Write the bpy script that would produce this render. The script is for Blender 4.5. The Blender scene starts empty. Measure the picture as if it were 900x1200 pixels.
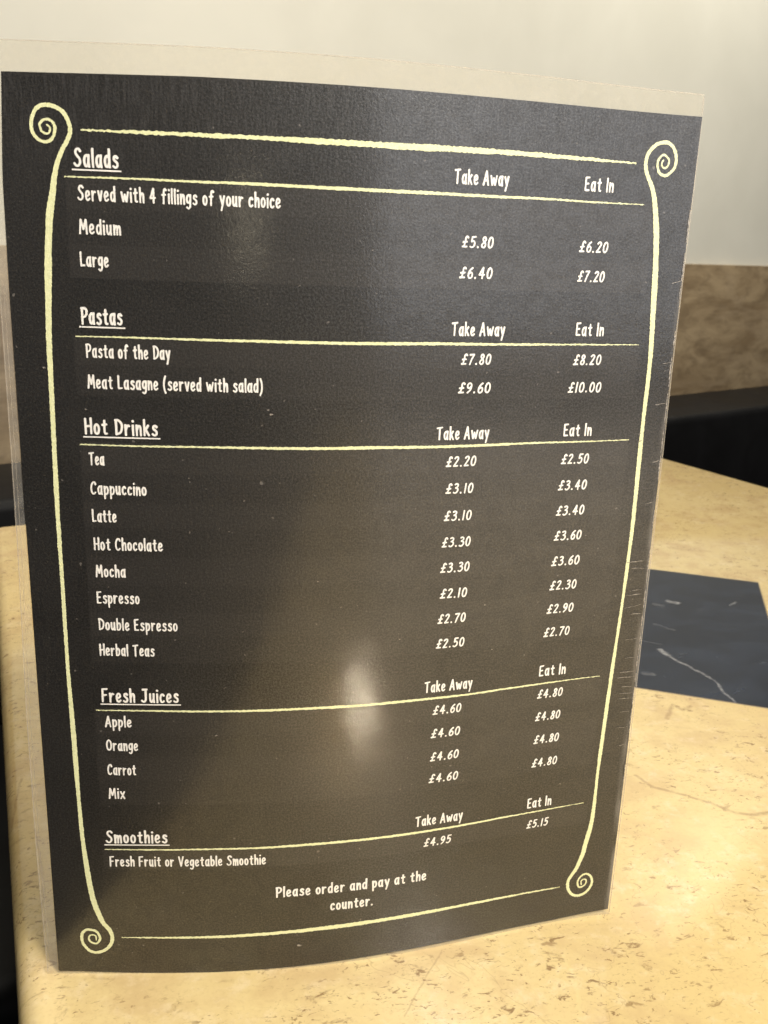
import bpy, bmesh, math, random
import numpy as np
from mathutils import Vector

random.seed(7)
MM = 0.001
sc = bpy.context.scene

# ------------------------------------------------------------------ camera
cam_d = bpy.data.cameras.new('camera')
cam = bpy.data.objects.new('camera', cam_d)
sc.collection.objects.link(cam)
cam.location = (-0.0600918, -0.2773425, 0.2559016)
cam.rotation_mode = 'XYZ'
cam.rotation_euler = (1.2868545, -0.0364999, -0.2227308)
cam_d.sensor_fit = 'VERTICAL'
cam_d.sensor_height = 36.0
cam_d.sensor_width = 27.0
cam_d.lens = 1088.029 / 1200 * 36.0
cam_d.clip_start = 0.01
cam_d.clip_end = 50.0
cam_d.dof.use_dof = True
cam_d.dof.focus_distance = 0.315
cam_d.dof.aperture_fstop = 34.0
sc.camera = cam

# ------------------------------------------------------------------ light and exposure
world = bpy.data.worlds.new('World')
sc.world = world
world.use_nodes = True
bg = world.node_tree.nodes['Background']
bg.inputs['Color'].default_value = (1.0, 0.93, 0.82, 1)
bg.inputs['Strength'].default_value = 0.07

def area_lamp(name, loc, target, size, watts, color, size_y=None, shape='DISK'):
    d = bpy.data.lights.new(name, 'AREA')
    d.shape = shape
    d.size = size
    if size_y:
        d.size_y = size_y
    d.energy = watts
    d.color = color
    o = bpy.data.objects.new(name, d)
    sc.collection.objects.link(o)
    o.location = loc
    o.rotation_euler = (Vector(target) - Vector(loc)).to_track_quat('-Z', 'Y').to_euler()
    return o

area_lamp('ceiling_lamp', (0.45, -0.30, 1.75), (0.2, 0.1, 0.0), 0.8, 9.5, (1.0, 0.87, 0.66))
area_lamp('card_fill', (0.34, -0.70, 0.98), (0.05, 0.0, 0.2), 0.22, 17.5, (1.0, 0.94, 0.84))  # fill added close in front so the card dims toward its bottom
area_lamp('front_fill', (0.55, -1.6, 1.85), (0.0, 0.0, 0.2), 0.6, 12, (1.0, 0.94, 0.84))  # fill added high in front to brighten the card's face
area_lamp('sheen_panel', (1.15, -2.0, 0.72), (0.05, 0.0, 0.2), 1.5, 13.0, (0.94, 0.95, 1.0), 1.5, 'RECTANGLE')  # added area panel whose reflection gives the card its cool right-hand sheen
area_lamp('pendant_lamp', (0.266, -1.49, 0.709), (0.03, -0.19, 0.0), 0.046, 0.058, (1.0, 0.86, 0.64)).data.spread = math.radians(2.8)
area_lamp('distant_lamp', (-0.3125, -1.978, 0.279), (-0.037, 0.0, 0.259), 0.010, 0.24, (1.0, 0.88, 0.62))
for k, (x, y) in enumerate(((-0.15, 0.62), (0.6, 0.95), (1.35, 1.27))):  # spots added out of view to brighten the wall
    d = bpy.data.lights.new('wall_fill', 'SPOT')
    d.energy = (44, 52, 80)[k]; d.color = (1.0, 0.94, 0.80); d.spot_size = math.radians(105); d.spot_blend = 0.9; d.shadow_soft_size = 0.06
    o = bpy.data.objects.new('wall_fill', d); sc.collection.objects.link(o)
    o.location = (x, y, 1.7)
    o.rotation_euler = (Vector((x - 0.18, y + 0.62, 0.45)) - Vector((x, y, 1.7))).to_track_quat('-Z', 'Y').to_euler()

sc.view_settings.view_transform = 'Standard'
sc.view_settings.look = 'None'
sc.view_settings.exposure = 0.0
sc.view_settings.gamma = 1.0
sc.cycles.max_bounces = 8
sc.cycles.use_denoising = True
sc.cycles.light_sampling_threshold = 0.0
sc.cycles.sample_clamp_indirect = 60.0
sc.cycles.use_light_tree = False
sc.cycles.caustics_reflective = True

# ------------------------------------------------------------------ node helpers
class NB:
    """small wrapper: arithmetic on sockets"""
    def __init__(self, nt):
        self.nt = nt
    def node(self, t, **kw):
        n = self.nt.nodes.new(t)
        for k, v in kw.items():
            setattr(n, k, v)
        return n
    def link(self, a, b):
        self.nt.links.new(a, b)
    def put(self, sock, v):
        if isinstance(v, bpy.types.NodeSocket):
            self.link(v, sock)
        else:
            sock.default_value = v
    def m(self, op, a, b=None, c=None, clamp=False):
        n = self.node('ShaderNodeMath', operation=op, use_clamp=clamp)
        self.put(n.inputs[0], a)
        if b is not None: self.put(n.inputs[1], b)
        if c is not None: self.put(n.inputs[2], c)
        return n.outputs[0]
    def ramp(self, v, lo, hi, a=0.0, b=1.0):
        n = self.node('ShaderNodeMapRange', interpolation_type='SMOOTHSTEP')
        self.put(n.inputs[0], v)
        n.inputs[1].default_value = lo; n.inputs[2].default_value = hi
        n.inputs[3].default_value = a; n.inputs[4].default_value = b
        return n.outputs[0]
    def mix(self, f, a, b, mode='MIX'):
        n = self.node('ShaderNodeMix', data_type='RGBA', blend_type=mode)
        self.put(n.inputs[0], f); self.put(n.inputs[6], a); self.put(n.inputs[7], b)
        return n.outputs[2]
    def noise(self, vec, scale, detail=3, rough=0.5, dist=0.0, out=0):
        n = self.node('ShaderNodeTexNoise')
        self.put(n.inputs['Vector'], vec)
        n.inputs['Scale'].default_value = scale
        n.inputs['Detail'].default_value = detail
        n.inputs['Roughness'].default_value = rough
        n.inputs['Distortion'].default_value = dist
        return n.outputs[out]
    def mapping(self, vec, scale=(1, 1, 1), rot=(0, 0, 0), loc=(0, 0, 0)):
        n = self.node('ShaderNodeMapping')
        self.put(n.inputs[0], vec)
        n.inputs['Scale'].default_value = scale
        n.inputs['Rotation'].default_value = rot
        n.inputs['Location'].default_value = loc
        return n.outputs[0]
    def bump(self, h, strength, dist):
        n = self.node('ShaderNodeBump')
        n.inputs['Strength'].default_value = strength
        n.inputs['Distance'].default_value = dist
        self.put(n.inputs['Height'], h)
        return n.outputs[0]
    def xyz(self, vec):
        n = self.node('ShaderNodeSeparateXYZ'); self.put(n.inputs[0], vec)
        return n.outputs

def new_mat(name):
    m = bpy.data.materials.new(name)
    m.use_nodes = True
    nb = NB(m.node_tree)
    return m, nb, m.node_tree.nodes['Principled BSDF']

def rgba(r, g, b): return (r, g, b, 1.0)

def line_distance(nb, x, y, pts):
    """distance in mm from (x, y) to a chain of segments"""
    best = None
    for (ax, ay), (bx, by) in zip(pts[:-1], pts[1:]):
        dx, dy = bx - ax, by - ay
        L2 = dx * dx + dy * dy
        px = nb.m('SUBTRACT', x, ax); py = nb.m('SUBTRACT', y, ay)
        t = nb.m('MULTIPLY', nb.m('ADD', nb.m('MULTIPLY', px, dx), nb.m('MULTIPLY', py, dy)), 1 / L2, clamp=True)
        ex = nb.m('SUBTRACT', px, nb.m('MULTIPLY', t, dx)); ey = nb.m('SUBTRACT', py, nb.m('MULTIPLY', t, dy))
        d = nb.m('SQRT', nb.m('ADD', nb.m('MULTIPLY', ex, ex), nb.m('MULTIPLY', ey, ey)))
        best = d if best is None else nb.m('MINIMUM', best, d)
    return best

def table_coords(nb, wobble=3.0, freq=0.08):
    tc = nb.node('ShaderNodeTexCoord')
    mp = nb.mapping(tc.outputs['Object'], scale=(1000, 1000, 1000), loc=(300, 200, 0))
    n = nb.noise(mp, freq, 3, 0.6, out=1)
    vm = nb.node('ShaderNodeVectorMath', operation='SUBTRACT'); nb.put(vm.inputs[0], n); vm.inputs[1].default_value = (0.5, 0.5, 0.5)
    vs = nb.node('ShaderNodeVectorMath', operation='SCALE'); nb.put(vs.inputs[0], vm.outputs[0]); vs.inputs['Scale'].default_value = wobble
    va = nb.node('ShaderNodeVectorMath', operation='ADD'); nb.put(va.inputs[0], mp); nb.put(va.inputs[1], vs.outputs[0])
    return mp, va.outputs[0]

# ------------------------------------------------------------------ materials
def mat_marble():
    m, nb, p = new_mat('cream_marble')
    P, Q = table_coords(nb)
    q = nb.xyz(Q)
    big = nb.noise(P, 0.006, 5, 0.6)
    mid = nb.noise(P, 0.03, 6, 0.65, 0.3)
    cloud = nb.noise(P, 0.09, 5, 0.7, 0.2)
    fine = nb.noise(P, 0.5, 4, 0.65)
    col = nb.mix(nb.ramp(big, 0.35, 0.65), rgba(0.650, 0.500, 0.235), rgba(0.710, 0.565, 0.290))
    col = nb.mix(nb.ramp(mid, 0.44, 0.66, 0, 0.72), col, rgba(0.56, 0.40, 0.20))
    col = nb.mix(nb.ramp(cloud, 0.50, 0.72, 0, 0.45), col, rgba(0.78, 0.65, 0.42))
    col = nb.mix(nb.ramp(fine, 0.48, 0.72, 0.0, 0.32), col, rgba(0.52, 0.37, 0.19))
    # brown pits: broken, in clusters, each cluster leaning its own way
    gate = nb.ramp(nb.noise(P, 0.022, 4, 0.65), 0.36, 0.54)
    rag = nb.m('MULTIPLY', nb.m('SUBTRACT', nb.noise(P, 0.9, 3, 0.7), 0.5), 0.16)
    for rot, sx, sy, sc_, th, w, loc in ((0.65, 1.0, 1.9, 0.15, 0.605, 0.75, 0), (-0.35, 1.0, 1.7, 0.10, 0.62, 0.55, 40), (1.2, 1.0, 1.6, 0.33, 0.615, 0.72, 90), (0.3, 1.0, 2.4, 0.22, 0.62, 0.7, 170)):
        t_ = nb.noise(nb.mapping(Q, scale=(sx, sy, 1), rot=(0, 0, rot), loc=(loc, loc, 0)), sc_, 3, 0.6, 0.7)
        f = nb.m('MULTIPLY', nb.m('MULTIPLY', nb.ramp(nb.m('ADD', t_, rag), th, th + 0.11), gate), min(1.0, w * 1.25))
        col = nb.mix(f, col, rgba(0.27, 0.17, 0.075))
    hv = nb.m('ABSOLUTE', nb.m('SUBTRACT', nb.noise(P, 0.008, 5, 0.6, 0.7), 0.47))
    col = nb.mix(nb.m('MULTIPLY', nb.ramp(hv, 0.0, 0.003, 0.35, 0), gate), col, rgba(0.36, 0.24, 0.12))
    # the seams the eye picks out beside the card
    for pts, w, a in (([(166.5, 98.8), (170.2, 88.0), (181.7, 79.3), (192.1, 69.5), (198.5, 61.3), (205.5, 58.0), (222, 58.4)], 1.3, 0.62),
                      ([(213.2, 151.3), (225.3, 165.7), (227.7, 159.0), (234.5, 162.3)], 1.8, 0.55),
                      ([(-135.3, 146.7), (-135.2, 126.4), (-134.7, 109.6)], 0.8, 0.45),
                      ([(-123.7, 103.2), (-118.4, 79.5), (-114.6, 58.2)], 0.8, 0.5),
                      ([(34.3, -1.3), (28.2, -8.5), (20.9, -17.5), (13.6, -27.8)], 0.45, 0.4)):
        d = line_distance(nb, q[0], q[1], pts)
        f = nb.m('MULTIPLY', nb.ramp(d, w * 0.2, w * 1.25, a, 0), nb.ramp(nb.noise(P, 0.25, 2), 0.3, 0.55, 0.45, 1))
        col = nb.mix(f, col, rgba(0.33, 0.215, 0.10))
    nb.put(p.inputs['Base Color'], col)
    nb.put(p.inputs['Roughness'], nb.ramp(mid, 0.3, 0.7, 0.035, 0.055))
    p.inputs['IOR'].default_value = 1.5
    nb.put(p.inputs['Normal'], nb.bump(fine, 0.03, 0.0004))
    return m

def mat_inlay():
    m, nb, p = new_mat('blue_black_marble')
    P, Q = table_coords(nb, 5.0, 0.1)
    q = nb.xyz(Q)
    big = nb.noise(nb.mapping(P, scale=(1, 2, 1), rot=(0, 0, 0.4)), 0.02, 5, 0.6, 0.7)
    col = nb.mix(nb.ramp(big, 0.35, 0.7), rgba(0.007, 0.012, 0.026), rgba(0.015, 0.023, 0.044))
    cl = nb.ramp(nb.noise(P, 0.07, 4, 0.65, 0.5), 0.6, 0.78, 0, 0.25)
    col = nb.mix(cl, col, rgba(0.12, 0.13, 0.15))
    breakup = nb.ramp(nb.noise(P, 0.3, 3, 0.6), 0.32, 0.6, 0.35, 1)
    for pts, w, a in (([(258.2, 227.1), (260.8, 216.3), (265.5, 203.7), (268.1, 188.2), (264.8, 177.2), (263.9, 160.8), (262, 150)], 1.5, 0.55),
                      ([(256.8, 238.1), (257.9, 229.8)], 3.2, 0.7),
                      ([(307.9, 319.3), (313.4, 315.1)], 3.6, 0.75),
                      ([(294.7, 314.9), (298.1, 311.9)], 4.0, 0.22),
                      ([(227.5, 207.5), (233.5, 205.4)], 3.2, 0.2),
                      ([(352.4, 306.4), (360.3, 310.6)], 1.6, 0.35),
                      ([(237.0, 262.0), (262.0, 247.0)], 1.4, 0.12),
                      ([(275.0, 280.0), (284.0, 268.0)], 2.0, 0.14)):
        d = line_distance(nb, q[0], q[1], pts)
        f = nb.m('MULTIPLY', nb.ramp(d, w * 0.15, w, a, 0), breakup)
        col = nb.mix(f, col, rgba(0.36, 0.36, 0.37))
    nb.put(p.inputs['Base Color'], col)
    p.inputs['Roughness'].default_value = 0.16
    p.inputs['Specular IOR Level'].default_value = 0.18
    return m

def card_uv(nb):
    u = nb.node('ShaderNodeUVMap', uv_map='card_mm').outputs[0]
    return nb.mapping(u, scale=(1000, 1000, 1))

def emboss(nb, uv):
    """pebbled matt laminate with brushed streaks"""
    a = nb.noise(uv, 1.15, 3, 0.6)
    b = nb.noise(nb.mapping(uv, scale=(1.6, 0.35, 1), rot=(0, 0, 0.25)), 0.9, 3, 0.6)
    c = nb.noise(uv, 0.035, 3, 0.5)
    d = nb.noise(uv, 2.8, 2, 0.6)
    h = nb.m('ADD', nb.m('ADD', nb.m('MULTIPLY', a, 0.6), nb.m('MULTIPLY', b, 0.4)), nb.m('MULTIPLY', d, 0.35))
    return h, a, b, c

def gloss(nb, p, uv, k=1.0):
    h, a, b, c = emboss(nb, uv)
    fine_n = nb.bump(h, 0.55 * k, 0.00022)
    nb.put(p.inputs['Normal'], fine_n)
    g = nb.noise(uv, 1.7, 5, 0.75)
    nb.put(p.inputs['Coat Weight'], nb.m('MULTIPLY', nb.ramp(g, 0.40, 0.62, 0.45, 1.0), nb.ramp(nb.noise(uv, 0.22, 4, 0.65, 0.8), 0.36, 0.60, 0.65, 1.0)))
    p.inputs['Coat IOR'].default_value = 1.6
    nb.put(p.inputs['Coat Roughness'], nb.ramp(nb.noise(uv, 0.05, 3), 0.35, 0.65, 0.08, 0.12))
    nb.put(p.inputs['Coat Normal'], nb.bump(nb.m('ADD', h, nb.m('MULTIPLY', nb.noise(uv, 0.24, 4, 0.65), 1.5)), 0.6 * k, 0.00005))
    nb.put(p.inputs['Specular IOR Level'], nb.ramp(nb.noise(nb.mapping(uv, loc=(7, 3, 0)), 1.5, 5, 0.75), 0.42, 0.62, 0.5, 1.0))
    p.inputs['Roughness'].default_value = 0.40
    return h, a, b, c

def mat_print():
    m, nb, p = new_mat('chalkboard_print')
    uv = card_uv(nb)
    h, a, b, c = gloss(nb, p, uv)
    s = nb.xyz(uv)
    # faint printed table bands, one per menu row
    ramp = nb.node('ShaderNodeValToRGB')
    cr = ramp.color_ramp; cr.interpolation = 'CONSTANT'
    stops = [(0, .0)]
    def section(v_top, n, start=1, pitch=9.05, last=None):
        out = []
        for i in range(n + 1):
            out.append((v_top - i * pitch, i))
        return out
    bands = []
    for vt, n, off in ((269.6, 3, 0), (225.9, 2, 0), (193.6, 8, 0), (104.9, 4, 0), (51.4, 1, 0)):
        for i in range(n):
            bands.append((vt - (i + 1) * 9.05, vt - i * 9.05, 0.62 if (i + off) % 2 == 0 else 0.38))
    cr.elements[0].position = 0; cr.elements[0].color = (0, 0, 0, 1)
    cr.elements[1].position = 1; cr.elements[1].color = (0, 0, 0, 1)
    seq = []
    for lo, hi, val in sorted(bands):
        if seq and abs(seq[-1][0] - lo) < 0.01: seq[-1] = (lo, val)
        else: seq.append((lo, val))
        seq.append((hi, 0.0))
    for pos, val in seq[:29]:
        e = cr.elements.new(pos / 300.0); e.color = (val, val, val, 1)
    nb.put(ramp.inputs[0], nb.m('DIVIDE', s[1], 300.0))
    mask = nb.m('MULTIPLY', nb.ramp(s[0], 17.2, 17.8), nb.ramp(s[0], 197.0, 197.6, 1, 0))
    band = nb.m('MULTIPLY', ramp.outputs[0], mask)
    grime = nb.noise(nb.mapping(uv, scale=(1, 1.0, 1)), 0.03, 5, 0.65, 0.5)
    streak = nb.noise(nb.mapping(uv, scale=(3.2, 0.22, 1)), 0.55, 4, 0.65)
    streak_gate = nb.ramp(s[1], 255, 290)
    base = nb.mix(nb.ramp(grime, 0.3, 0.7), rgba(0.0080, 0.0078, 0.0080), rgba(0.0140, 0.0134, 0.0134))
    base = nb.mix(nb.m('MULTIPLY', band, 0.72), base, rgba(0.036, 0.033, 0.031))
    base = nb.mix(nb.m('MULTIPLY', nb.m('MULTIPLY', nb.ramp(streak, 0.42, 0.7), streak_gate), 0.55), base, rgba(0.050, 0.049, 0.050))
    base = nb.mix(nb.ramp(nb.noise(uv, 1.9, 4, 0.7), 0.47, 0.66, 0, 0.8), base, rgba(0.036, 0.033, 0.030))
    speck = nb.ramp(nb.noise(uv, 0.55, 1, 0.4), 0.76, 0.80, 0, 0.5)
    base = nb.mix(speck, base, rgba(0.22, 0.20, 0.18))
    # worn pale rim along the right-hand edge
    wear = nb.m('MULTIPLY', nb.ramp(s[0], 208.4, 210.9), nb.ramp(nb.noise(nb.mapping(uv, scale=(1, 0.12, 1)), 0.4, 4, 0.6), 0.35, 0.68))
    wear = nb.m('MULTIPLY', wear, nb.ramp(s[1], 276, 240, 0.15, 0.6))
    base = nb.mix(wear, base, rgba(0.26, 0.24, 0.22))
    nb.put(p.inputs['Base Color'], base)
    return m

def mat_ink(name, c1, c2, k=0.8):
    m, nb, p = new_mat(name)
    uv = card_uv(nb)
    h, a, b, c = gloss(nb, p, uv, k)
    nb.put(p.inputs['Base Color'], nb.mix(nb.ramp(nb.noise(uv, 0.9, 3, 0.6), 0.35, 0.7), rgba(*c1), rgba(*c2)))
    return m

def mat_film():
    m, nb, p = new_mat('clear_laminate')
    uv = card_uv(nb)
    tr = nb.node('ShaderNodeBsdfTransparent'); tr.inputs[0].default_value = (0.97, 0.96, 0.93, 1)
    mx = nb.node('ShaderNodeMixShader')
    nb.put(mx.inputs[0], nb.ramp(nb.noise(uv, 0.25, 4, 0.6), 0.35, 0.65, 0.07, 0.10))
    nb.link(tr.outputs[0], mx.inputs[1]); nb.link(p.outputs[0], mx.inputs[2])
    nb.link(mx.outputs[0], nb.nt.nodes['Material Output'].inputs[0])
    p.inputs['Base Color'].default_value = (0.72, 0.69, 0.65, 1)
    p.inputs['Roughness'].default_value = 0.25
    nb.put(p.inputs['Normal'], nb.bump(nb.noise(uv, 1.0, 3), 0.25, 0.0002))
    return m

def mat_simple(name, c1, c2, scale, rough, bump=0.1, bdist=0.001, detail=5, stretch=(1, 1, 1), spec=0.5):
    m, nb, p = new_mat(name)
    tc = nb.node('ShaderNodeTexCoord')
    v = nb.mapping(tc.outputs['Object'], scale=stretch)
    n = nb.noise(v, scale, detail, 0.6, 0.3)
    nb.put(p.inputs['Base Color'], nb.mix(nb.ramp(n, 0.3, 0.7), rgba(*c1), rgba(*c2)))
    nb.put(p.inputs['Roughness'], nb.ramp(n, 0.2, 0.8, rough * 0.85, min(1, rough * 1.15)))
    p.inputs['Specular IOR Level'].default_value = spec
    nb.put(p.inputs['Normal'], nb.bump(nb.noise(v, scale * 6, 4), bump, bdist))
    return m

def mat_dado():
    m, nb, p = new_mat('brown_travertine')
    tc = nb.node('ShaderNodeTexCoord')
    v = tc.outputs['Object']
    a = nb.noise(nb.mapping(v, scale=(1, 1, 3.2)), 5.0, 6, 0.62, 0.9)
    b = nb.noise(nb.mapping(v, scale=(1.0, 1.0, 2.2)), 19.0, 5, 0.65, 0.6)
    c = nb.noise(nb.mapping(v, scale=(0.8, 0.8, 3.5)), 7.0, 4, 0.6, 0.4)
    col = nb.mix(nb.ramp(a, 0.33, 0.66), rgba(0.18, 0.128, 0.073), rgba(0.31, 0.238, 0.148))
    col = nb.mix(nb.ramp(b, 0.42, 0.68, 0, 0.55), col, rgba(0.12, 0.085, 0.05))
    col = nb.mix(nb.ramp(c, 0.5, 0.72, 0, 0.5), col, rgba(0.32, 0.25, 0.165))
    nb.put(p.inputs['Base Color'], col)
    p.inputs['Roughness'].default_value = 0.45
    nb.put(p.inputs['Normal'], nb.bump(b, 0.15, 0.002))
    return m

M = {
    'marble': mat_marble(), 'inlay': mat_inlay(), 'print': mat_print(), 'film': mat_film(),
    'white': mat_ink('white_ink', (0.80, 0.77, 0.73), (0.86, 0.84, 0.80)),
    'chalk': mat_ink('yellow_chalk_ink', (0.70, 0.71, 0.40), (0.78, 0.79, 0.50), 1.2),
    'scuff': mat_ink('pale_scuff', (0.10, 0.09, 0.08), (0.42, 0.38, 0.34), 1.2),
    'wall': mat_simple('cream_plaster', (0.60, 0.59, 0.53), (0.65, 0.64, 0.58), 3.0, 0.7, 0.12, 0.002),
    'dado': mat_dado(),
    'leather': mat_simple('black_leatherette', (0.004, 0.004, 0.0045), (0.007, 0.007, 0.008), 8.0, 0.5, 0.2, 0.001, spec=0.15),
    'leather_top': None,
    'floor': mat_simple('dark_floor', (0.012, 0.011, 0.010), (0.022, 0.020, 0.018), 4.0, 0.5, 0.1, 0.002),
    'metal': mat_simple('black_metal', (0.02, 0.02, 0.02), (0.03, 0.03, 0.03), 30.0, 0.45, 0.05, 0.0005),
}

# ------------------------------------------------------------------ object helpers
def empty(name, loc, label, cat):
    o = bpy.data.objects.new(name, None)
    sc.collection.objects.link(o)
    o.location = loc
    o.empty_display_size = 0.05
    o['label'] = label; o['category'] = cat
    return o

def mesh_obj(name, verts, faces, mat, parent=None, smooth=False, uvs=None):
    """verts in world metres; origin of the parent is subtracted so parts sit in their thing's space"""
    off = Vector((0, 0, 0))
    if parent is not None:
        q = parent
        while q is not None:
            off += q.location; q = q.parent
    me = bpy.data.meshes.new(name)
    me.from_pydata([tuple(Vector(v) - off) for v in verts], [], faces)
    if uvs is not None:
        l = me.uv_layers.new(name='card_mm')
        for poly in me.polygons:
            for li, vi in zip(poly.loop_indices, poly.vertices):
                l.data[li].uv = (uvs[vi][0] * MM, uvs[vi][1] * MM)
    me.materials.append(mat)
    if smooth:
        for poly in me.polygons: poly.use_smooth = True
    me.update()
    o = bpy.data.objects.new(name, me)
    sc.collection.objects.link(o)
    if parent is not None: o.parent = parent
    return o

def prism(name, poly, z0, z1, mat, parent=None, bevel=0.0, segs=4, only_top=False):
    """closed prism from a plan polygon in mm, optional rounded edges"""
    bm = bmesh.new()
    lo = [bm.verts.new((x * MM, y * MM, z0 * MM)) for x, y in poly]
    hi = [bm.verts.new((x * MM, y * MM, z1 * MM)) for x, y in poly]
    n = len(poly)
    bm.faces.new(hi); bm.faces.new(lo[::-1])
    for i in range(n):
        bm.faces.new([lo[i], lo[(i + 1) % n], hi[(i + 1) % n], hi[i]])
    bmesh.ops.recalc_face_normals(bm, faces=bm.faces)
    if bevel:
        es = [e for e in bm.edges if not only_top or all(v.co.z > z0 * MM + 1e-6 for v in e.verts)]
        bmesh.ops.bevel(bm, geom=es, offset=bevel * MM, segments=segs, profile=0.5, affect='EDGES')
    off = Vector((0, 0, 0))
    if parent is not None: off = Vector(parent.location)
    for v in bm.verts: v.co -= off
    me = bpy.data.meshes.new(name); bm.to_mesh(me); bm.free()
    for f in me.polygons: f.use_smooth = bool(bevel)
    if bevel:
        me.set_sharp_from_angle(angle=math.radians(35))
    me.materials.append(mat)
    o = bpy.data.objects.new(name, me); sc.collection.objects.link(o)
    if parent is not None: o.parent = parent
    return o

# ------------------------------------------------------------------ setting: floor, wall, stone band
Wd = Vector((0.91904, 0.39418, 0)); Wn = Vector((0.39418, -0.91904, 0))     # along the wall, out of the wall
W0 = Vector((-281.7, 1006.7, 0))
def wp(a, out): 
    v = W0 + Wd * a + Wn * out
    return (v.x, v.y)
FLOOR_Z = -751.0
fl = prism('floor', [(-4000, -3500), (4500, -3500), (4500, 4500), (-4000, 4500)], FLOOR_Z - 50, FLOOR_Z, M['floor'])
fl['kind'] = 'structure'
wl = prism('wall', [wp(-1800, -150), wp(4200, -150), wp(4200, -14), wp(-1800, -14)], FLOOR_Z, 1900, M['wall'])
wl['kind'] = 'structure'
dd = prism('stone_wall_band', [wp(-1800, -14), wp(4200, -14), wp(4200, 0), wp(-1800, 0)], -400, 233, M['dado'], bevel=2.0, segs=2)
dd['kind'] = 'structure'

# ------------------------------------------------------------------ bench
bench = empty('wall_bench', (wp(1300, 300)[0] * MM, wp(1300, 300)[1] * MM, FLOOR_Z * MM),
              'black leather bench running along the stone band behind the table', 'bench')
prism('backrest', [wp(-1500, 2), wp(3600, 2), wp(3600, 195), wp(-1500, 195)], -330, -44, M['leather'], bench, bevel=14, segs=5)
prism('seat', [wp(-1500, 198), wp(3600, 198), wp(3600, 640), wp(-1500, 640)], -430, -310, M['leather'], bench, bevel=25, segs=5)
prism('bench_base', [wp(-1500, 30), wp(3600, 30), wp(3600, 580), wp(-1500, 580)], FLOOR_Z, -432, M['metal'], bench)

# ------------------------------------------------------------------ table
TZ = -1.0
table = empty('marble_table', (0.30, 0.20, FLOOR_Z * MM), 'cream marble table with rounded edge under the standing menu card', 'table')
corners = [(-218.6, 571.3), (564.5, 798.5), (1080.0, -830.0), (88.0, -1150.0)]
top = prism('table_top', corners[::-1], TZ - 24, TZ, M['marble'], table, bevel=9, segs=6)
inl = [(404.7, 347.9), (293.0, 146.2), (91.5, 259.0), (203.5, 460.5)]
# the inlaid stone: recess is shown by a hair-thin dark joint around it
prism('inlay_joint', [(406.2, 349.0), (293.4, 144.6), (89.6, 258.2), (202.9, 462.2)][::-1], TZ - 1, TZ + 0.05, mat_simple('grey_grout', (0.20, 0.16, 0.11), (0.26, 0.21, 0.14), 300, 0.7), table)
prism('inlay', inl[::-1], TZ - 0.8, TZ + 0.12, M['inlay'], table)
def ring(cx, cy, r, n=40): return [(cx + r * math.cos(2 * math.pi * i / n), cy + r * math.sin(2 * math.pi * i / n)) for i in range(n)]
prism('pedestal', ring(300, 200, 45), FLOOR_Z + 12, TZ - 24, M['metal'], table)
prism('pedestal_foot', ring(300, 200, 230), FLOOR_Z, FLOOR_Z + 12, M['metal'], table, bevel=4, segs=3)

# ------------------------------------------------------------------ the card: a curved sheet
CW, CH = 210.0, 297.0
KP = (0.6189529, -0.3676087, -1.9233384, -0.0969804)
_S = np.linspace(-0.25, 1.25, 601)
_t = _S - 0.5
_th = KP[0] * _t + KP[1] * _t ** 2 + KP[2] * _t ** 3 + KP[3] * _t ** 4
_h = _S[1] - _S[0]
_dx, _dy = np.cos(_th) * CW, np.sin(_th) * CW
_X = np.concatenate([[0], np.cumsum((_dx[1:] + _dx[:-1]) / 2 * _h)]); _Y = np.concatenate([[0], np.cumsum((_dy[1:] + _dy[:-1]) / 2 * _h)])
_X -= np.interp(.5, _S, _X); _Y -= np.interp(.5, _S, _Y)
def on_card(u, v, off=0.0):
    """(mm across, mm up, mm in front of the print) -> world metres"""
    s = u / CW
    x = np.interp(s, _S, _X); y = np.interp(s, _S, _Y); a = np.interp(s, _S, _th)
    return ((x + math.sin(a) * off) * MM, (y - math.cos(a) * off) * MM, v * MM)

card = empty('menu_card', on_card(105, TZ), 'dark laminated cafe menu card standing curved on the marble table', 'menu')

def lerp_tab(tab):
    xs, ys = zip(*tab)
    return lambda t: float(np.interp(t, xs, ys))
left_u = lerp_tab([(-2, -0.41), (100, -0.38), (180, -0.3), (240, -0.05), (270, 0.4), (297, 2.1)])
right_u = lerp_tab([(-2, 211.3), (65, 211.3), (124, 210.9), (165, 210.45), (220, 210.0), (297, 210.1)])
bot_v = lerp_tab([(0, 0.5), (24, -0.35), (55, -0.5), (85, -0.05), (117, 0.6), (152, 0.75), (188, 0.4), (211, 1.6)])
top_v = lerp_tab([(2, 296.1), (53, 297.05), (106, 297.2), (160, 297.05), (210, 296.8)])
fleft_u = lerp_tab([(-2, -4.6), (50, -5.2), (102, -4.9), (161, -3.6), (188, -3.3), (305, -2.6)])
fright_u = lerp_tab([(-2, 212.4), (65, 212.3), (165, 211.4), (220, 210.7), (285, 210.5), (303, 210.2)])
fbot_v = lerp_tab([(-5, TZ + 0.02), (212, TZ + 0.02)])
ftop_v = lerp_tab([(-3, 304.1), (53, 304.7), (106, 304.65), (158, 304.2), (210, 303.4)])

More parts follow.
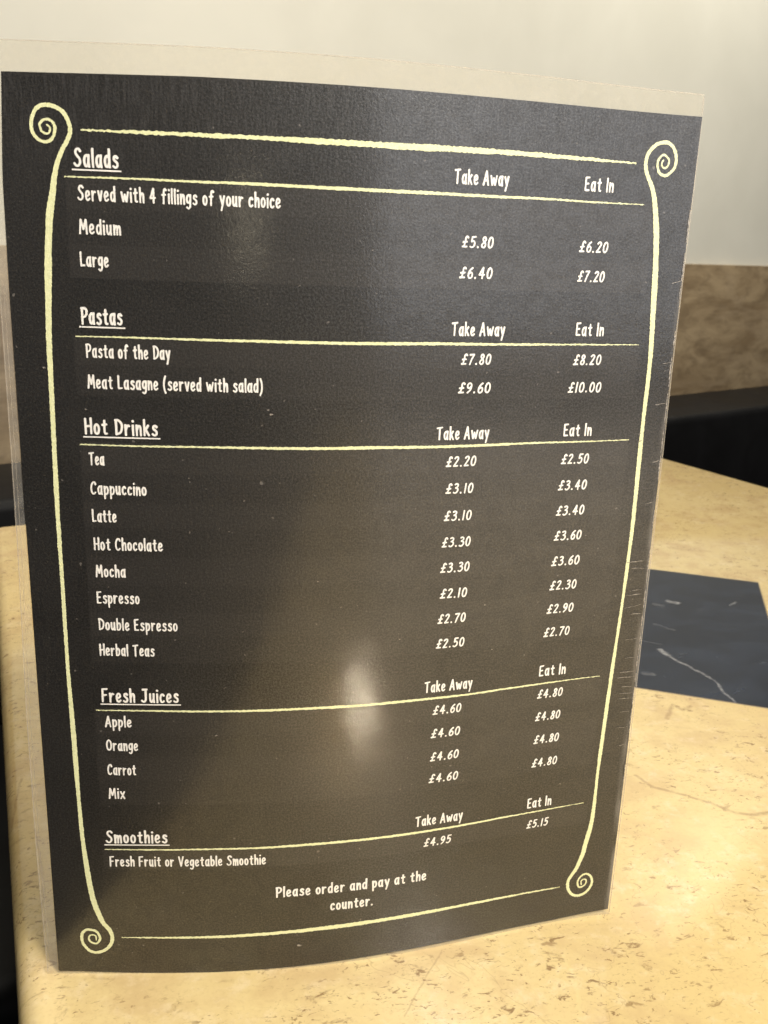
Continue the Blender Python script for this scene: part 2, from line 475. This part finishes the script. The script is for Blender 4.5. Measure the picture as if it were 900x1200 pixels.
def sheet(name, lu, ru, bv, tv, off, thick, mat, nu=72, nv=60, corner=0.0):
    verts, uvs, faces = [], [], []
    for side in (0, 1):
        for j in range(nv + 1):
            for i in range(nu + 1):
                fi, fj = i / nu, j / nv
                v = bv(105) + (tv(105) - bv(105)) * fj
                l, r = lu(v), ru(v)
                u = l + (r - l) * fi
                v = bv(u) + (tv(u) - bv(u)) * fj
                if corner:
                    du = min(u - l, r - u); dv = min(v - bv(u), tv(u) - v)
                    if du < corner and dv < corner:
                        k = math.hypot(corner - du, corner - dv)
                        if k > corner:
                            q = corner / k
                            u = (u + (corner - du) * (1 - q)) if u - l < r - u else (u - (corner - du) * (1 - q))
                verts.append(on_card(u, v, off - thick * side)); uvs.append((u, v))
    N = (nu + 1) * (nv + 1)
    idx = lambda i, j, s: s * N + j * (nu + 1) + i
    for j in range(nv):
        for i in range(nu):
            faces.append((idx(i, j, 0), idx(i + 1, j, 0), idx(i + 1, j + 1, 0), idx(i, j + 1, 0)))
            faces.append((idx(i, j, 1), idx(i, j + 1, 1), idx(i + 1, j + 1, 1), idx(i + 1, j, 1)))
    for i in range(nu):
        faces.append((idx(i, 0, 0), idx(i, 0, 1), idx(i + 1, 0, 1), idx(i + 1, 0, 0)))
        faces.append((idx(i, nv, 0), idx(i + 1, nv, 0), idx(i + 1, nv, 1), idx(i, nv, 1)))
    for j in range(nv):
        faces.append((idx(0, j, 0), idx(0, j + 1, 0), idx(0, j + 1, 1), idx(0, j, 1)))
        faces.append((idx(nu, j, 0), idx(nu, j, 1), idx(nu, j + 1, 1), idx(nu, j + 1, 0)))
    o = mesh_obj(name, verts, faces, mat, card, smooth=True, uvs=uvs)
    o.data.set_sharp_from_angle(angle=math.radians(40))
    return o

sheet('laminate_film', fleft_u, fright_u, fbot_v, ftop_v, -0.28, 0.12, M['film'])
sheet('printed_sheet', left_u, right_u, bot_v, top_v, 0.0, 0.25, M['print'])

# ------------------------------------------------------------------ ribbons on the card
def catmull(pts, step):
    P = [np.array(p, float) for p in pts]
    P = [2 * P[0] - P[1]] + P + [2 * P[-1] - P[-2]]
    out = []
    for i in range(1, len(P) - 2):
        a, b, c, d = P[i - 1], P[i], P[i + 1], P[i + 2]
        n = max(2, int(np.hypot(*(c - b)) / step + 0.5))
        for k in range(n):
            t = k / n
            out.append(0.5 * ((2 * b) + (c - a) * t + (2 * a - 5 * b + 4 * c - d) * t * t + (3 * b - a - 3 * c + d) * t ** 3))
    out.append(P[-2])
    return out

def ribbon(store, pts, width, off, round_ends=True, drift=0.012, rough=0.0, rng=random):
    """pts in card mm; width(t)->full width; adds a flat strip following the card"""
    verts, faces, uvs = store
    n = len(pts)
    pts = [np.array(p, float) for p in pts]
    L = [0.0]
    for a, b in zip(pts[:-1], pts[1:]): L.append(L[-1] + float(np.hypot(*(b - a))))
    tot = L[-1] or 1.0
    rows = []
    for i in range(n):
        t = L[i] / tot
        d = pts[min(i + 1, n - 1)] - pts[max(i - 1, 0)]
        ln = np.hypot(*d) or 1.0
        d = d / ln
        nn = np.array([-d[1], d[0]])
        w = width(t) / 2
        rows.append((pts[i], d, nn, w, t))
    if round_ends:
        p, d, nn, w, t = rows[0]
        head = [(p - d * w * c, d, nn, w * s, t) for c, s in ((0.75, 0.5), (0.45, 0.85))]
        p, d, nn, w, t = rows[-1]
        tail = [(p + d * w * c, d, nn, w * s, t) for c, s in ((0.45, 0.85), (0.75, 0.5))]
        rows = head + rows + tail
    b0 = len(verts)
    for k, (p, d, nn, w, t) in enumerate(rows):
        o = off + drift * t
        wl_ = w + (rng.uniform(-rough, rough) if rough else 0); wr_ = w + (rng.uniform(-rough, rough) if rough else 0)
        for q in (p + nn * max(wl_, 0.03), p - nn * max(wr_, 0.03)):
            verts.append(on_card(q[0], q[1], o)); uvs.append((q[0], q[1]))
    for k in range(len(rows) - 1):
        a = b0 + 2 * k
        faces.append((a, a + 1, a + 3, a + 2))

def emit(name, store, mat, parent=card, label=None):
    verts, faces, uvs = store
    o = mesh_obj(name, verts, faces, mat, parent, smooth=True, uvs=uvs)
    if label: o['label'] = label
    return o
# ------------------------------------------------------------------ brush lettering, drawn stroke by stroke
# x to the right, y up, cap height 1; 's' = smooth stroke, 'l' = straight strokes
G = {
 'A': [('l', [(.0,.0),(.21,.96)]), ('l', [(.22,.96),(.30,.5),(.40,.0)]), ('l', [(.09,.30),(.34,.32)])],
 'C': [('s', [(.38,.78),(.33,.93),(.20,.95),(.07,.75),(.03,.42),(.09,.12),(.22,.03),(.36,.16)])],
 'D': [('l', [(.05,.95),(.06,.03)]), ('s', [(.0,.94),(.20,.93),(.38,.72),(.40,.45),(.30,.15),(.05,.03)])],
 'E': [('l', [(.05,.95),(.04,.04)]), ('l', [(.05,.94),(.33,.97)]), ('l', [(.05,.51),(.27,.53)]), ('l', [(.04,.05),(.33,.05)])],
 'F': [('l', [(.05,.95),(.04,.0)]), ('l', [(.05,.93),(.35,.97)]), ('l', [(.05,.50),(.30,.52)])],
 'H': [('l', [(.04,.97),(.05,.0)]), ('l', [(.38,1.),(.38,.02)]), ('l', [(.05,.49),(.38,.51)])],
 'I': [('l', [(.04,.98),(.03,.0)])],
 'J': [('s', [(.30,.97),(.31,.5),(.29,.16),(.17,.02),(.02,.12)]), ('l', [(.10,.95),(.40,.97)])],
 'L': [('l', [(.04,.98),(.05,.04)]), ('l', [(.05,.05),(.33,.07)])],
 'M': [('l', [(.0,.0),(.07,.96)]), ('l', [(.08,.94),(.24,.30)]), ('l', [(.24,.30),(.41,.97)]), ('l', [(.42,.96),(.47,.0)])],
 'O': [('s', [(.22,.95),(.09,.82),(.03,.48),(.09,.13),(.22,.03),(.36,.14),(.42,.48),(.36,.82),(.22,.95),(.14,.90)])],
 'P': [('l', [(.05,.95),(.05,.0)]), ('s', [(.0,.93),(.22,.95),(.36,.82),(.34,.58),(.20,.44),(.06,.42)])],
 'S': [('s', [(.36,.84),(.26,.96),(.12,.92),(.07,.74),(.18,.56),(.30,.42),(.32,.20),(.20,.04),(.06,.06),(-.02,.17)])],
 'T': [('l', [(.21,.93),(.20,.0)]), ('l', [(.0,.90),(.42,.96)])],
 'V': [('l', [(.0,.97),(.18,.02)]), ('l', [(.18,.02),(.38,.98)])],
 'a': [('s', [(.27,.56),(.16,.64),(.05,.52),(.02,.28),(.08,.05),(.18,.05),(.26,.24),(.27,.40)]), ('l', [(.29,.66),(.27,.30),(.31,.0)])],
 'b': [('l', [(.03,1.),(.04,.03)]), ('s', [(.04,.42),(.12,.60),(.24,.60),(.30,.38),(.26,.13),(.15,.02),(.04,.06)])],
 'c': [('s', [(.27,.52),(.20,.64),(.08,.56),(.03,.32),(.08,.08),(.18,.03),(.28,.13)])],
 'd': [('s', [(.26,.54),(.16,.63),(.05,.52),(.02,.28),(.08,.05),(.18,.05),(.26,.24)]), ('l', [(.28,1.),(.28,.3),(.29,.0)])],
 'e': [('s', [(.05,.30),(.17,.33),(.27,.42),(.24,.59),(.14,.64),(.05,.50),(.03,.26),(.09,.06),(.19,.03),(.30,.14)])],
 'f': [('s', [(.32,.90),(.25,.99),(.16,.88),(.14,.5),(.13,.0)]), ('l', [(.02,.58),(.27,.60)])],
 'g': [('s', [(.26,.55),(.16,.64),(.05,.53),(.02,.32),(.08,.12),(.17,.12),(.26,.28)]), ('s', [(.28,.65),(.28,.2),(.25,-.16),(.14,-.28),(.02,-.20)])],
 'h': [('l', [(.03,1.),(.04,.0)]), ('s', [(.05,.36),(.13,.58),(.23,.62),(.28,.46),(.29,.0)])],
 'i': [('l', [(.03,.64),(.04,.0)]), ('d', [(.04,.90)])],
 'j': [('s', [(.12,.64),(.12,.1),(.08,-.2),(-.04,-.24)]), ('d', [(.12,.90)])],
 'k': [('l', [(.03,1.),(.04,.0)]), ('l', [(.27,.64),(.07,.30)]), ('l', [(.12,.36),(.31,.0)])],
 'l': [('l', [(.04,1.),(.03,.5),(.05,.0)])],
 'm': [('l', [(.03,.65),(.04,.0)]), ('s', [(.05,.36),(.12,.57),(.19,.60),(.23,.46),(.23,.0)]), ('s', [(.24,.36),(.31,.57),(.38,.60),(.42,.46),(.43,.0)])],
 'n': [('l', [(.03,.65),(.04,.0)]), ('s', [(.05,.36),(.13,.58),(.22,.62),(.27,.46),(.28,.0)])],
 'o': [('s', [(.16,.63),(.06,.54),(.03,.32),(.07,.10),(.16,.03),(.25,.11),(.29,.34),(.25,.55),(.16,.63),(.11,.60)])],
 'p': [('l', [(.03,.65),(.05,-.32)]), ('s', [(.04,.40),(.12,.59),(.23,.60),(.30,.38),(.26,.13),(.16,.03),(.06,.08)])],
 'r': [('l', [(.03,.65),(.05,.0)]), ('s', [(.05,.34),(.12,.55),(.20,.63),(.27,.58)])],
 's': [('s', [(.26,.55),(.18,.64),(.08,.60),(.06,.46),(.15,.36),(.25,.26),(.24,.09),(.13,.02),(.0,.10)])],
 't': [('s', [(.13,.88),(.12,.4),(.13,.10),(.20,.03),(.26,.06)]), ('l', [(.0,.60),(.26,.64)])],
 'u': [('s', [(.03,.65),(.03,.25),(.08,.05),(.16,.05),(.25,.24)]), ('l', [(.27,.65),(.27,.25),(.30,.0)])],
 'v': [('l', [(.0,.65),(.13,.02)]), ('l', [(.14,.02),(.27,.66)])],
 'w': [('l', [(.0,.65),(.12,.03)]), ('l', [(.13,.03),(.245,.50)]), ('l', [(.245,.50),(.36,.03)]), ('l', [(.37,.03),(.50,.67)])],
 'x': [('l', [(.0,.65),(.28,.0)]), ('l', [(.28,.66),(.0,.0)])],
 'y': [('l', [(.0,.65),(.15,.08)]), ('l', [(.29,.67),(.19,.15),(.08,-.32)])],
 '(': [('s', [(.16,1.05),(.06,.75),(.03,.4),(.07,.05),(.17,-.22)])],
 ')': [('s', [(.02,1.05),(.12,.75),(.15,.4),(.11,.05),(.0,-.22)])],
 '.': [('d', [(.04,.05)])],
 '0': [('s', [(.19,.95),(.08,.82),(.03,.48),(.08,.13),(.19,.03),(.30,.14),(.35,.48),(.30,.82),(.19,.95),(.12,.89)])],
 '1': [('l', [(.06,.96),(.06,.0)])],
 '2': [('s', [(.03,.80),(.12,.94),(.25,.93),(.30,.76),(.20,.45),(.02,.05)]), ('l', [(.02,.05),(.33,.06)])],
 '3': [('s', [(.04,.88),(.15,.95),(.27,.88),(.27,.68),(.12,.54)]), ('s', [(.12,.54),(.28,.48),(.33,.28),(.24,.08),(.10,.02),(.0,.10)])],
 '4': [('l', [(.24,.97),(.02,.34)]), ('l', [(.01,.32),(.38,.34)]), ('l', [(.25,.95),(.25,.0)])],
 '5': [('l', [(.08,.94),(.33,.96)]), ('l', [(.08,.94),(.06,.55)]), ('s', [(.06,.54),(.20,.60),(.31,.45),(.29,.18),(.15,.03),(.0,.10)])],
 '6': [('s', [(.28,.93),(.12,.72),(.03,.38),(.08,.08),(.20,.03),(.31,.16),(.31,.42),(.20,.54),(.07,.40)])],
 '7': [('l', [(.0,.92),(.33,.95)]), ('l', [(.33,.94),(.18,.5),(.08,.0)])],
 '8': [('s', [(.29,.80),(.19,.95),(.08,.85),(.09,.66),(.20,.52),(.31,.32),(.27,.08),(.14,.03),(.03,.16),(.08,.36),(.22,.54),(.30,.74),(.28,.82)])],
 '9': [('s', [(.29,.62),(.18,.47),(.06,.55),(.04,.78),(.14,.95),(.26,.90),(.32,.66),(.26,.30),(.08,.03)])],
 '£': [('s', [(.36,.84),(.28,.96),(.18,.86),(.17,.5),(.12,.14),(.02,.05)]), ('l', [(.0,.05),(.34,.06)]), ('l', [(.02,.46),(.31,.49)])],
}

def st_price(t): return t.startswith('£')

def lettering(name, text, u0, v, u1, cap, weight, slant=0.0, label=None, mat=None, parent=card, off=0.10):
    """one printed line of text between u0 and u1 with its baseline at v"""
    w_ = weight
    pen = 0.0; items = []
    gap = w_ + 0.125
    for ch in text:
        if ch == ' ': pen += 0.39; continue
        xs = [q[0] * 1.26 for _, ps in G[ch] for q in ps]
        mn, mx = min(xs), max(xs)
        if ch == '1': mn -= 0.05; mx += 0.06
        if ch == '.' and st_price(text): pen += 0.05
        items.append((ch, pen - mn)); pen += (mx - mn) + gap
        if ch == '.' and st_price(text): pen += 0.07
    total = pen - gap
    sx = ((u1 - u0) - w_ * cap * 0.85) / total / cap
    store = ([], [], [])
    lvl = 0
    for ch, x0 in items:
        jy = random.uniform(-.012, .012)
        for kind, ps in G[ch]:
            pts = [(u0 + w_ * cap * 0.42 + (x0 + x * 1.26) * cap * sx + slant * y * cap, v + (y + jy) * cap + w_ * cap * 0.18) for x, y in ps]
            o = off + 0.014 * (lvl % 4); lvl += 1
            ww = w_ * cap * (0.90 + 0.1 * min(sx, 1.2))
            if kind == 'd':
                c = pts[0]; r = ww * 0.62
                V, F, U = store
                b = len(V)
                for k in range(8):
                    a = k * math.pi / 4 + 0.3
                    q = (c[0] + r * math.cos(a), c[1] + r * math.sin(a) * 1.05)
                    V.append(on_card(q[0], q[1], o)); U.append(q)
                F.append(tuple(b + k for k in range(8)))
                continue
            if kind == 's': P = catmull(pts, 0.28 * cap * 0.25)
            else: P = pts
            s0, s1 = random.uniform(1.0, 1.14), random.uniform(0.86, 1.0)
            ribbon(store, P, lambda t, a=s0, b=s1, w=ww: w * (a + (b - a) * t), o, True, 0.012)
    return emit(name, store, mat or M['white'], parent, label)
# ------------------------------------------------------------------ what is printed, in mm on the card
TEXT = [
 ('Salads', 'H', 20.1, 272.6, 32.5),
 ('Pastas', 'H', 19.8, 229.5, 31.8),
 ('Hot Drinks', 'H', 19.2, 196.9, 40.9),
 ('Fresh Juices', 'H', 20.0, 107.7, 44.9),
 ('Smoothies', 'H', 18.7, 54.0, 39.7),
 ('Served with 4 fillings of your choice', 'I', 20.7, 263.7, 77.4),
 ('Medium', 'I', 20.7, 254.7, 32.4),
 ('Large', 'I', 20.5, 245.8, 28.6),
 ('Pasta of the Day', 'I', 20.7, 219.9, 45.3),
 ('Meat Lasagne (served with salad)', 'I', 20.8, 210.8, 72.3),
 ('Tea', 'I', 19.9, 187.4, 24.6),
 ('Cappuccino', 'I', 20.0, 178.2, 36.9),
 ('Latte', 'I', 20.0, 169.4, 27.5),
 ('Hot Chocolate', 'I', 20.1, 160.2, 41.3),
 ('Mocha', 'I', 20.2, 151.3, 29.5),
 ('Espresso', 'I', 20.1, 142.4, 33.5),
 ('Double Espresso', 'I', 20.1, 133.2, 45.2),
 ('Herbal Teas', 'I', 20.1, 124.3, 37.6),
 ('Apple', 'I', 20.6, 98.6, 29.3),
 ('Orange', 'I', 20.6, 89.8, 31.1),
 ('Carrot', 'I', 20.6, 80.6, 30.1),
 ('Mix', 'I', 20.6, 71.5, 26.1),
 ('Fresh Fruit or Vegetable Smoothie', 'I', 19.7, 44.6, 73.4),
 ('Please order and pay at the', 'M', 76.8, 30.5, 132.3),
 ('counter.', 'M', 96.5, 23.0, 112.1),
 ('Take Away', 'C', 128.4, 272.9, 146.0),
 ('Eat In', 'C', 171.8, 273.0, 181.9),
 ('Take Away', 'C', 130.2, 228.6, 148.2),
 ('Eat In', 'C', 173.4, 228.8, 183.6),
 ('Take Away', 'C', 127.1, 195.9, 145.2),
 ('Eat In', 'C', 172.3, 195.8, 182.8),
 ('Take Away', 'C', 127.6, 107.1, 145.4),
 ('Eat In', 'C', 171.4, 108.2, 182.0),
 ('Take Away', 'C', 126.9, 53.9, 145.2),
 ('Eat In', 'C', 171.5, 53.8, 181.5),
 ('£5.80', 'P', 131.9, 254.9, 142.4),
 ('£6.20', 'P', 171.8, 254.8, 182.2),
 ('£6.40', 'P', 131.7, 245.9, 142.7),
 ('£7.20', 'P', 172.1, 245.8, 182.0),
 ('£7.80', 'P', 133.9, 219.7, 144.2),
 ('£8.20', 'P', 173.4, 219.4, 183.8),
 ('£9.60', 'P', 133.5, 210.7, 144.7),
 ('£10.00', 'P', 172.4, 210.4, 184.8),
 ('£2.20', 'P', 130.8, 187.0, 141.4),
 ('£2.50', 'P', 172.3, 186.3, 182.9),
 ('£3.10', 'P', 131.2, 178.0, 141.0),
 ('£3.40', 'P', 172.1, 177.2, 183.1),
 ('£3.10', 'P', 131.2, 168.8, 141.0),
 ('£3.40', 'P', 172.2, 168.3, 183.1),
 ('£3.30', 'P', 130.9, 159.7, 141.3),
 ('£3.60', 'P', 172.3, 159.3, 183.0),
 ('£3.30', 'P', 130.9, 150.8, 141.5),
 ('£3.60', 'P', 172.2, 150.1, 183.2),
 ('£2.10', 'P', 131.3, 141.6, 141.2),
 ('£2.30', 'P', 172.4, 141.1, 183.0),
 ('£2.70', 'P', 131.0, 132.5, 141.3),
 ('£2.90', 'P', 172.1, 132.3, 182.7),
 ('£2.50', 'P', 130.9, 123.4, 141.4),
 ('£2.70', 'P', 171.7, 123.5, 182.1),
 ('£4.60', 'P', 131.1, 98.3, 141.9),
 ('£4.80', 'P', 171.4, 99.4, 181.8),
 ('£4.60', 'P', 130.9, 89.2, 142.0),
 ('£4.80', 'P', 171.4, 90.3, 181.7),
 ('£4.60', 'P', 131.1, 80.0, 142.1),
 ('£4.80', 'P', 171.6, 80.9, 182.1),
 ('£4.60', 'P', 131.1, 71.2, 142.4),
 ('£4.80', 'P', 171.7, 71.2, 182.3),
 ('£4.95', 'P', 130.5, 44.9, 141.3),
 ('£5.15', 'P', 171.9, 45.0, 181.1),
]
LEFT = [(13.42, 283.13), (14.22, 282.47), (14.04, 281.26), (12.96, 280.92), (11.84, 281.57), (11.53, 283.26), (12.54, 284.29), (13.83, 284.54), (15.05, 283.9), (15.59, 282.32), (14.8, 279.89), (13.04, 278.81), (11.15, 279.14), (9.57, 280.88), (9.21, 283.26), (10.27, 286.48), (11.94, 287.93), (13.85, 288.21), (15.93, 287.8), (17.96, 286.6), (19.3, 284.27), (19.68, 281.69), (18.81, 279.45), (17.4, 277.17), (16.18, 274.69), (15.15, 271.79), (14.4, 268.4), (13.69, 264.54), (12.78, 259.95), (12.13, 254.17), (11.62, 248.33), (10.91, 236.44), (10.33, 224.25), (10.06, 206.67), (9.82, 190.56), (9.59, 170.09), (9.67, 147.05), (9.65, 122.05), (10.1, 96.45), (10.34, 78.15), (10.77, 59.9), (11.35, 49.01), (12.55, 35.8), (13.7, 28.92), (15.18, 23.92), (16.42, 20.84), (18.38, 18.04), (19.18, 15.21), (18.7, 12.36), (17.08, 10.07), (15.15, 8.92), (13.02, 8.48), (10.96, 9.2), (9.43, 11.2), (8.5, 13.48), (8.65, 16.31), (10.02, 18.01), (11.88, 18.15), (13.7, 17.45), (14.77, 15.48), (14.68, 13.77), (13.68, 12.35), (12.29, 12.48), (11.07, 13.76), (11.16, 15.47), (12.24, 16.03), (13.37, 15.47), (13.52, 13.77)]
RIGHT = [(198.41, 283.47), (197.98, 282.27), (198.61, 281.29), (199.61, 281.26), (200.38, 282.23), (200.28, 283.74), (198.51, 284.98), (197.21, 284.24), (196.52, 282.69), (196.88, 280.7), (197.86, 279.4), (199.53, 278.9), (201.22, 279.74), (202.58, 281.5), (202.9, 283.54), (202.4, 285.7), (201.14, 287.63), (199.62, 288.54), (198.02, 288.62), (196.08, 288.17), (194.25, 286.9), (192.9, 284.99), (192.37, 282.96), (192.53, 280.97), (193.43, 278.66), (194.84, 276.37), (195.91, 274.39), (197.24, 270.09), (198.89, 261.05), (199.98, 250.48), (200.83, 238.3), (201.9, 220.18), (201.92, 201.43), (202.16, 184.15), (202.5, 162.87), (202.05, 136.24), (201.0, 106.02), (200.48, 86.79), (199.99, 66.96), (199.86, 45.31), (198.13, 33.29), (197.56, 29.49), (196.47, 26.03), (195.34, 22.81), (193.87, 20.44), (192.61, 18.29), (192.38, 15.7), (193.13, 13.18), (194.83, 11.02), (196.9, 10.13), (199.1, 10.3), (201.17, 11.58), (202.44, 13.52), (202.92, 15.84), (202.2, 18.07), (200.56, 19.63), (198.85, 19.63), (197.28, 18.3), (196.63, 16.29), (197.34, 14.19), (198.71, 13.96), (200.08, 14.94), (200.26, 16.77), (199.08, 17.48), (198.19, 16.56), (198.36, 14.95)]
STYLE = {'H': ('heading', 4.75, 0.148, 0.0), 'I': ('menu_item', 3.95, 0.140, 0.0), 'M': ('order_notice', 4.15, 0.16, 0.0),
         'C': ('column_heading', 4.05, 0.145, 0.0), 'P': ('price', 3.3, 0.162, 0.12)}
KINDTXT = {'H': 'underlined white heading reading', 'I': 'white menu line reading', 'M': 'white notice line reading',
           'C': 'white column heading reading', 'P': 'white price reading'}
for s, st, u0, v, u1 in TEXT:
    nm, cap, wt, sl = STYLE[st]
    if st == 'P': u1 = u1 - sl * cap * 0.8
    t = lettering(nm, s, u0, v, u1, cap, wt, sl, '%s "%s"' % (KINDTXT[st], s))
    if st == 'H':
        store = ([], [], [])
        ribbon(store, [(u0 - 0.5 + (u1 - u0 + 1.2) * k / 12, v - 0.75) for k in range(13)], lambda q: 0.42, 0.11, False, 0.0)
        o = emit('underline', store, M['white'], card)
        o.parent = t
        # the underline is a sub-part of its heading (both meshes share the card's local space)

def chalk_line(name, pts, widths, label, rough=0.10, step=0.55, parent=card):
    rng = random.Random(len(pts) * 31 + int(pts[0][1] * 7))
    P = catmull(pts, step)
    ks = np.linspace(0, 1, len(widths))
    # slow swelling of the chalk stroke plus ragged edge
    amp = [rng.uniform(0.9, 1.12) for _ in range(40)]
    f = lambda t: 0.93 * float(np.interp(t, ks, widths)) * float(np.interp(t, np.linspace(0, 1, 40), amp))
    store = ([], [], [])
    ribbon(store, P, f, 0.06, True, 0.02, rough, rng)
    return emit(name, store, M['chalk'], parent, label)

def straight(u0, u1, v, sag=0.25, seed=0):
    r = random.Random(seed)
    n = 14
    return [(u0 + (u1 - u0) * k / n, v + r.uniform(-sag, sag) * 0.5) for k in range(n + 1)]

chalk_line('border_line', [(22.6, 282.2), (56, 282.25), (106.7, 282.2), (132, 282.4), (160, 282.4), (188.9, 282.0)],
           [0.45, 1.0, 1.15, 1.3, 1.75, 1.9, 1.7, 1.4, 1.0, 0.5], 'thick yellow chalk line along the top of the card', 0.16)
chalk_line('border_line', [(22.6, 14.9), (54.8, 14.8), (85.2, 15.4), (116.8, 15.9), (150.6, 16.0), (188.9, 15.5)],
           [0.4, 0.9, 1.2, 1.6, 1.7, 1.5, 1.2, 0.9, 0.4], 'yellow chalk line along the bottom of the card', 0.12)
for v, u0, u1, what, bow in ((269.95, 17.5, 193.2, 'Salads', 0.0), (226.1, 18.1, 197.0, 'Pastas', 0.0), (193.8, 17.6, 197.2, 'Hot Drinks', 0.1),
                        (104.6, 18.0, 196.1, 'Fresh Juices', 0.6), (51.4, 18.3, 195.4, 'Smoothies', 0.5)):
    pts = [(u0 + (u1 - u0) * k / 10, v + bow * max(0, (k / 10 - 0.55) / 0.45) ** 2 * 2 + random.uniform(-.12, .12)) for k in range(11)]
    chalk_line('divider_line', pts, [0.35, 0.55, 0.68, 0.9, 1.05, 0.98, 0.85, 0.7, 0.5, 0.3], 'thin yellow chalk line under the %s heading' % what, 0.10)
chalk_line('scroll_border', LEFT, [0.5, 0.8, 0.95, 1.1, 1.2, 1.5, 2.0, 2.1, 2.1, 1.9, 1.7, 1.6, 1.6, 1.5, 1.45, 1.4, 1.2, 1.35, 1.3, 1.1, 1.3, 1.35, 1.6, 1.7, 1.5, 1.3, 1.5, 1.7, 1.9, 1.9, 1.5, 1.25, 1.1, 0.8, 0.5],
           'yellow chalk scroll running down the left side with curled ends', 0.09, 0.4)
chalk_line('scroll_border', RIGHT, [0.5, 0.8, 0.95, 1.1, 1.3, 1.6, 2.0, 2.1, 2.0, 1.8, 1.6, 1.5, 1.5, 1.6, 1.55, 1.5, 1.4, 1.4, 1.3, 1.2, 1.2, 1.4, 1.6, 1.6, 1.6, 1.3, 1.4, 1.6, 1.9, 1.9, 1.5, 1.2, 1.1, 0.8, 0.5],
           'yellow chalk scroll running down the right side with curled ends', 0.09, 0.4)

# pale ribbons on the laminate's sealed rim, caught light painted into their colour
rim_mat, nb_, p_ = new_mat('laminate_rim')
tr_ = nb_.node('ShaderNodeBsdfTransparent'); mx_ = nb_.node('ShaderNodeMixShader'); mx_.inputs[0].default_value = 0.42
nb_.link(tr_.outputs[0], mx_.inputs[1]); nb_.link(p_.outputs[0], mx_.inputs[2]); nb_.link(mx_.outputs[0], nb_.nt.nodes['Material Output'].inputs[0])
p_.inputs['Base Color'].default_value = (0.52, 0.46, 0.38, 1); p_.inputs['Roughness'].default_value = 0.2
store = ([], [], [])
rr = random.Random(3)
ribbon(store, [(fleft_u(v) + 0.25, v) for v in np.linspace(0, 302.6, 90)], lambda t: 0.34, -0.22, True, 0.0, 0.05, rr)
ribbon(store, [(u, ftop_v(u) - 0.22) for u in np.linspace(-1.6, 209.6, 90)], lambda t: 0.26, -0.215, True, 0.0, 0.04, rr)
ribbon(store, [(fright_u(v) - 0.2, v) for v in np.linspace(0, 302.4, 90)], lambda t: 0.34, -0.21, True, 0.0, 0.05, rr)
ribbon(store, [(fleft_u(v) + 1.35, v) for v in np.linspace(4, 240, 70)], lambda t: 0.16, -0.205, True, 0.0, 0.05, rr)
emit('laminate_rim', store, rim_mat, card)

# ------------------------------------------------------------------ scuffs: nicks in the right edge and a few chips
r = random.Random(5)
store = ([], [], [])
nicks = [(149.5, 202, 6.5, .5), (147.2, 204, 5.0, -.2), (138.5, 204.5, 4.5, .5), (137, 203.2, 5.6, .3), (132.0, 203.0, 6.3, 1.3), (129.5, 206, 4.2, .2), (119.5, 205, 4.8, .6),
         (112.0, 205.5, 4.3, .4), (106.5, 204.3, 5.8, .3), (104.3, 203.6, 6.8, .4), (100.5, 205.5, 4.6, .1), (97.8, 205.2, 5.2, .1), (95.6, 204.6, 5.5, .1),
         (90.0, 206.2, 4.2, .3), (83.5, 205.4, 4.6, .3), (76, 206.5, 4.0, .2), (171, 206.4, 3.2, .9), (186, 207.2, 2.4, .8), (220, 206.6, 3.0, .3), (206.0, 205.7, 3.6, .5), (246, 206.5, 3.4, 1.2), (196, 200.5, 1.2, .4), (193.5, 201.0, 1.5, .4)]
for v, u, l, rise in nicks:
    m_ = u + l * 0.5
    P = catmull([(u, v), (u + l * .33, v + rise * .3 + r.uniform(-.15, .15)), (u + l * .7, v + rise * .6 + r.uniform(-.15, .15)), (min(u + l, 210.2), v + rise)], 0.5)
    w = r.uniform(.10, .26)
    ribbon(store, P, lambda t, w=w: w * (0.45 + 0.9 * math.sin(math.pi * min(1, t * .9 + .08))), 0.165, True, 0.01, 0.05, r)
# long worn edge, broken into dashes
v = 60.0
while v < 268:
    l = r.uniform(3, 12)
    if r.random() < 0.78:
        n = max(3, int(l / 0.8))
        P = [(right_u(v + l * k / n) - 0.28 + r.uniform(-.10, .10), v + l * k / n) for k in range(n + 1)]
        ribbon(store, P, lambda t: 0.34 * (0.35 + math.sin(math.pi * (0.1 + 0.8 * t))), 0.165, True, 0.0, 0.07, r)
    v += l + r.uniform(0.2, 3.5)
# small chips scattered over the sheet
for u, v, s in [(85.7, 9.3, 1.0), (0 + 20.0, 204.6, .45), (24, 148, .3), (50, 184, .4), (75, 204.2, .6), (74, 205.6, .45), (62, 167, .35), (118, 128, .35), (152, 121, .3),
                (30, 118, .3), (130, 60, .3), (90, 150, .35), (8.5, 216.5, .5), (57, 95.5, .5), (60, 113, .45), (148, 138, .4), (66, 133, .35)]:
    P = [(u - s * .6, v), (u, v + s * r.uniform(-.3, .5)), (u + s * .6, v + s * r.uniform(-.2, .6))]
    ribbon(store, P, lambda t, s=s: s * (1.0 - 0.6 * t), 0.165, True, 0.0, 0.04, r)
sf = emit('scuff_mark', store, M['scuff'], card, 'pale nicks and worn dashes along the right edge')
sf['kind'] = 'stuff'
